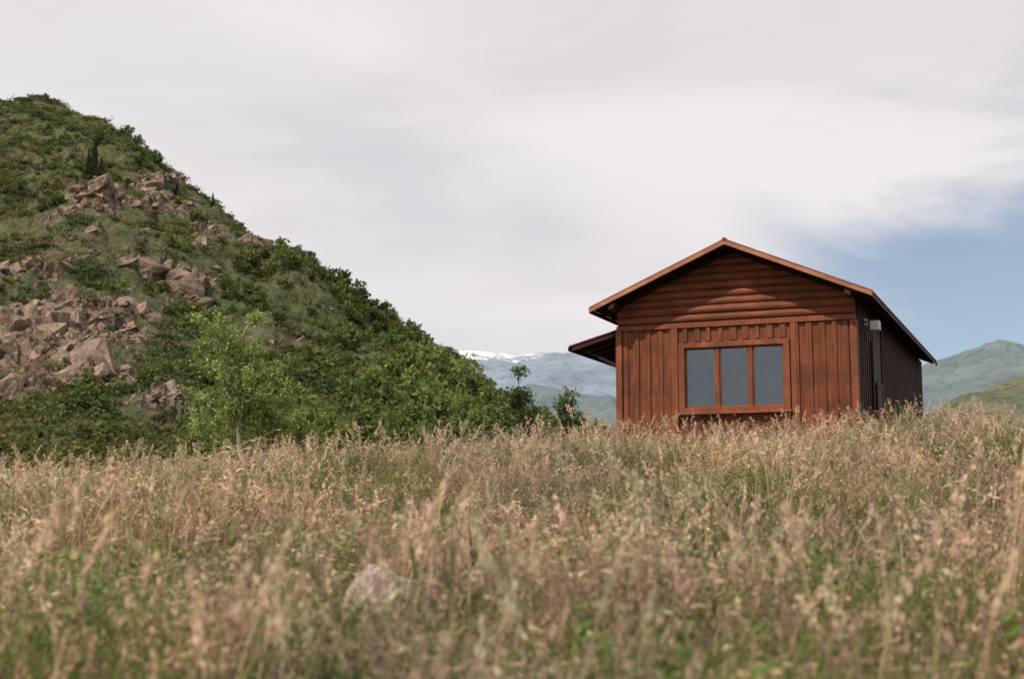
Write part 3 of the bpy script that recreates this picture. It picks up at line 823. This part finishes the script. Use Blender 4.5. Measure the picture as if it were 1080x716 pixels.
while z < AZ-.3:
    def hx(zz): return max(.05, min(hw+.0, (AZ-.19-zz)/tanr))
    rj = r*random.uniform(.86, 1.1)
    xa = hx(z-rj); xb = hx(z+rj)
    b.cylx(-xa, xa, -xb, xb, .015+random.uniform(-.02, .015), z+random.uniform(-.008, .008), rj, 14); z += .195
b.done('gable_logs', M_woodH, cab)
b = MB()
b.box(-hw-.03, hw+.03, -.075, -.002, GZ-.137, GZ-.01)
b.box(-hw-.05, -hw+.11, -.085, .12, -.3, GZ-.14); b.box(hw-.11, hw+.05, -.085, .12, -.3, GZ-.14)
b.box(wx0-.33, wx0-.17, -.07, -.002, -.3, GZ-.14); b.box(wx1+.17, wx1+.30, -.07, -.002, -.3, GZ-.14)
b.box(hw-.1, hw+.05, CL-.1, CL+.05, -.3, wt-.05)
b.done('trim_boards', M_woodT, cab, .01)
b = MB()
b.box(wx0-.15, wx0, -.10, .05, wz0-.13, wz1+.13); b.box(wx1, wx1+.15, -.10, .05, wz0-.13, wz1+.13)
b.box(wx0, wx1, -.097, .05, wz1, wz1+.13); b.box(wx0, wx1, -.097, .05, wz0-.13, wz0)
b.box(wx0-.2, wx1+.2, -.17, -.101, wz0-.175, wz0-.115)
b.done('window_frame', M_woodT, cab, .01)
b = MB(); W3 = (wx1-wx0)/3
for k in (1, 2): b.box(wx0+k*W3-.045, wx0+k*W3+.045, -.05, .06, wz0, wz1)
for k in range(3):
    a0 = wx0+k*W3+(.045 if k else 0); a1 = wx0+(k+1)*W3-(.045 if k < 2 else 0)
    b.box(a0, a0+.035, -.01, .045, wz0, wz1); b.box(a1-.035, a1, -.01, .045, wz0, wz1)
    b.box(a0+.035, a1-.035, -.01, .045, wz0, wz0+.04); b.box(a0+.035, a1-.035, -.01, .045, wz1-.04, wz1)
b.done('window_mullions', M_woodT, cab)
b = MB()
for k in range(3):
    b.box(wx0+k*W3+.03, wx0+(k+1)*W3-.03, .018, .024, wz0+.01, wz1-.01)
b.done('window_glass', M_glass, cab)
b = MB(); nseg = 90
for k in range(nseg):
    x0 = wx0-.1+(wx1-wx0+.2)*k/nseg; x1 = wx0-.1+(wx1-wx0+.2)*(k+1)/nseg
    f_ = lambda q: .26+.02*math.sin(q*.7+1.3*math.sin(q*.21))+.012*math.sin(q*1.9)
    o = len(b.v); b.v += [(x0, f_(k), wz0-.1), (x1, f_(k+1), wz0-.1), (x1, f_(k+1), wz1+.1), (x0, f_(k), wz1+.1)]; b.f.append([o, o+1, o+2, o+3])
b.done('curtain', M_curt, cab)
b = MB()
def sheet(b, sgn, y0, y1, off0, off1, x_in=0., x_out=hw+EO):
    p = [(sgn*x_in, AZ-off1-x_in*tanr), (sgn*x_out, AZ-off1-x_out*tanr), (sgn*x_out, AZ-off0-x_out*tanr), (sgn*x_in, AZ-off0-x_in*tanr)]
    if sgn < 0: p = p[::-1]
    b.prism(p, y0, y1)
sheet(b, 1, -FO, CL+BO, -.035, 0.); sheet(b, -1, -FO, CL+BO, -.035, 0.)
b.done('roof_sheets', M_roof, cab)
b = MB()
for s in (1, -1): sheet(b, s, -FO+.05, CL+BO-.05, .002, .03, .0, hw+EO-.04)
for s in (1, -1):
    for y in np.arange(.1, CL+.1, .75): sheet(b, s, y-.04, y+.04, .032, .15, .03, hw+EO-.08)
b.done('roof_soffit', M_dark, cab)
b = MB()
for s in (1, -1): sheet(b, s, -FO-.015, -FO+.03, .004, .105, .001, hw+EO)
b.done('gable_fascia', M_fascia, cab)
b = MB()
for s in (1, -1): sheet(b, s, -FO+.032, CL+BO, .033, .12, hw+EO-.035, hw+EO-.002)
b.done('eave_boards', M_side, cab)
b = MB()
for s in (1, -1): sheet(b, s, -FO+.04, -.10, .152, .27, hw-.12, hw+.02)
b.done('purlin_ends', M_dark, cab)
b = MB(); b.cyl((0, -FO-.02, AZ+.015), (0, 1, 0), CL+FO+BO, .05); b.done('ridge_cap', M_roof, cab)
b = MB(); c0, c1 = .84, 6.6; zo, zi = 6.36-Z0, 6.80-Z0; CO = 1.62
b.prism([(-hw-CO, zo-.03), (-hw-.002, zi-.03), (-hw-.002, zi), (-hw-CO, zo)], c0, c1); b.done('canopy_roof', M_roof, cab)
b = MB()
b.prism([(-hw-CO+.02, zo-.05), (-hw-.045, zi-.05), (-hw-.045, zi-.034), (-hw-CO+.02, zo-.034)], c0+.02, c1)
for y in np.arange(c0+.03, c1, .7): b.prism([(-hw-CO+.08, zo-.14), (-hw-.045, zi-.15), (-hw-.045, zi-.052), (-hw-CO+.08, zo-.036)], y, y+.06)
for y in (c0+.2, c0+3, c1-.3):
    b.prism([(-hw-1.35, zo-.1), (-hw-.045, zi-1.2), (-hw-.045, zi-1.1), (-hw-1.25, zo-.1)], y+.07, y+.15)
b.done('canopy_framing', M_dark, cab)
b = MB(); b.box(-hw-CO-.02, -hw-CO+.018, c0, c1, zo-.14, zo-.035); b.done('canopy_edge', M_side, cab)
b = MB(); b.box(hw+.20, hw+.42, 1.0, 1.30, 6.40-Z0, 6.62-Z0); b.box(hw+.042, hw+.2, 1.11, 1.17, 6.52-Z0, 6.58-Z0)
b.box(hw+.055, hw+.12, 1.02, 1.26, 6.62-Z0+.004, 6.68-Z0); b.done('flood_lamp', M_white, cab, .012)
b = MB()
b.box(hw+.042, hw+.075, 3.0, 3.12, 0, 2.2); b.box(hw+.042, hw+.075, 3.98, 4.1, 0, 2.2); b.box(hw+.042, hw+.075, 3.12, 3.98, 2.08, 2.2)
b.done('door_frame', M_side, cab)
b = MB(); b.box(hw+.002, hw+.06, 3.12, 3.98, .02, 2.08); b.done('side_door', M_dark, cab)
b = MB(); b.cyl((hw+.09, 2.1, -.2), (0, 0, 1), 3.3, .03); b.done('conduit', M_dark, cab)
b = MB(); b.box(-hw-.04, hw+.04, -.04, CL+.04, -1.0, -.302); b.done('foundation', M_conc, cab)

# ------------------------------------------------------------------ world
w = bpy.data.worlds.new('World'); scene.world = w; w.use_nodes = True
nt = w.node_tree; nt.nodes.clear(); N = NT(nt)
SUN = Vector((-.62, -.70, 0)).normalized(); el = math.radians(52)
SUN = Vector((SUN.x*math.cos(el), SUN.y*math.cos(el), math.sin(el)))
sky = N.n('ShaderNodeTexSky', sky_type='NISHITA'); sky.sun_disc = False; sky.sun_elevation = el
sky.sun_rotation = math.atan2(SUN.x, SUN.y) % (2*math.pi); sky.altitude = 800; sky.dust_density = 1.5
g = N.n('ShaderNodeTexCoord').outputs['Generated']
sp = N.n('ShaderNodeSeparateXYZ'); N.l(g, sp.inputs[0])
x, y, z = sp.outputs
zz = N.math('ADD', N.math('MAXIMUM', z, 0.), .30)
cb = N.n('ShaderNodeCombineXYZ'); N.l(N.math('DIVIDE', x, zz), cb.inputs[0]); N.l(N.math('DIVIDE', y, zz), cb.inputs[1])
mp = N.n('ShaderNodeMapping'); mp.inputs['Rotation'].default_value = (0, 0, -.35); mp.inputs['Scale'].default_value = (.7, 1.2, 1); mp.inputs['Location'].default_value = (2.3, 1.1, 0)
N.l(cb.outputs[0], mp.inputs['Vector'])
n1 = N.noise(mp.outputs[0], .8, 6, .5, .6)
n2 = N.noise(mp.outputs[0], 2.2, 8, .55, .5)
dens = N.mapr(n1, .25, .5, .78, 1.)
dens = N.math('MULTIPLY', dens, N.mapr(n2, .25, .5, .93, 1.))
wob = N.math('MULTIPLY', N.math('SUBTRACT', n2, .5), .30)
mx_ = N.mapr(N.math('ADD', x, wob), .15, .26)
mz_ = N.mapr(N.math('ADD', z, wob), .285, .19)
m_ = N.math('MULTIPLY', mx_, mz_)
low_ = N.mapr(z, .17, .08, 0, .25)
dens = N.math('MULTIPLY', dens, N.math('SUBTRACT', 1., N.math('MULTIPLY', m_, .86)))
dens = N.math('MULTIPLY', dens, N.math('SUBTRACT', 1., low_))
cc = N.mix(N.mapr(n2, .3, .7), (7.7, 7.3, 7.45), (8.8, 8.4, 8.45))
bg = N.n('ShaderNodeBackground'); bg.inputs['Strength'].default_value = .1
N.l(N.mix(dens, sky.outputs[0], cc), bg.inputs['Color'])
out = N.n('ShaderNodeOutputWorld'); N.l(bg.outputs[0], out.inputs[0])

sd = bpy.data.lights.new('sun', 'SUN'); sd.energy = 4.4; sd.angle = math.radians(.6); sd.color = (1, .90, .77)
so = bpy.data.objects.new('sun', sd); scene.collection.objects.link(so); so.rotation_euler = SUN.to_track_quat('Z', 'Y').to_euler(); so.location = (-20, -20, 40)

# ------------------------------------------------------------------ camera
cd = bpy.data.cameras.new('camera'); cam = bpy.data.objects.new('camera', cd); scene.collection.objects.link(cam)
cam.location = (0, 0, EYE); cam.rotation_euler = (math.pi/2+PITCH, 0, 0)
cd.lens = 50; cd.sensor_width = 36; cd.clip_end = 30000; cd.clip_start = .1
cd.dof.use_dof = True; cd.dof.focus_distance = 34; cd.dof.aperture_fstop = 1.8
scene.camera = cam
scene.view_settings.view_transform = 'Standard'; scene.view_settings.look = 'None'; scene.view_settings.exposure = 0
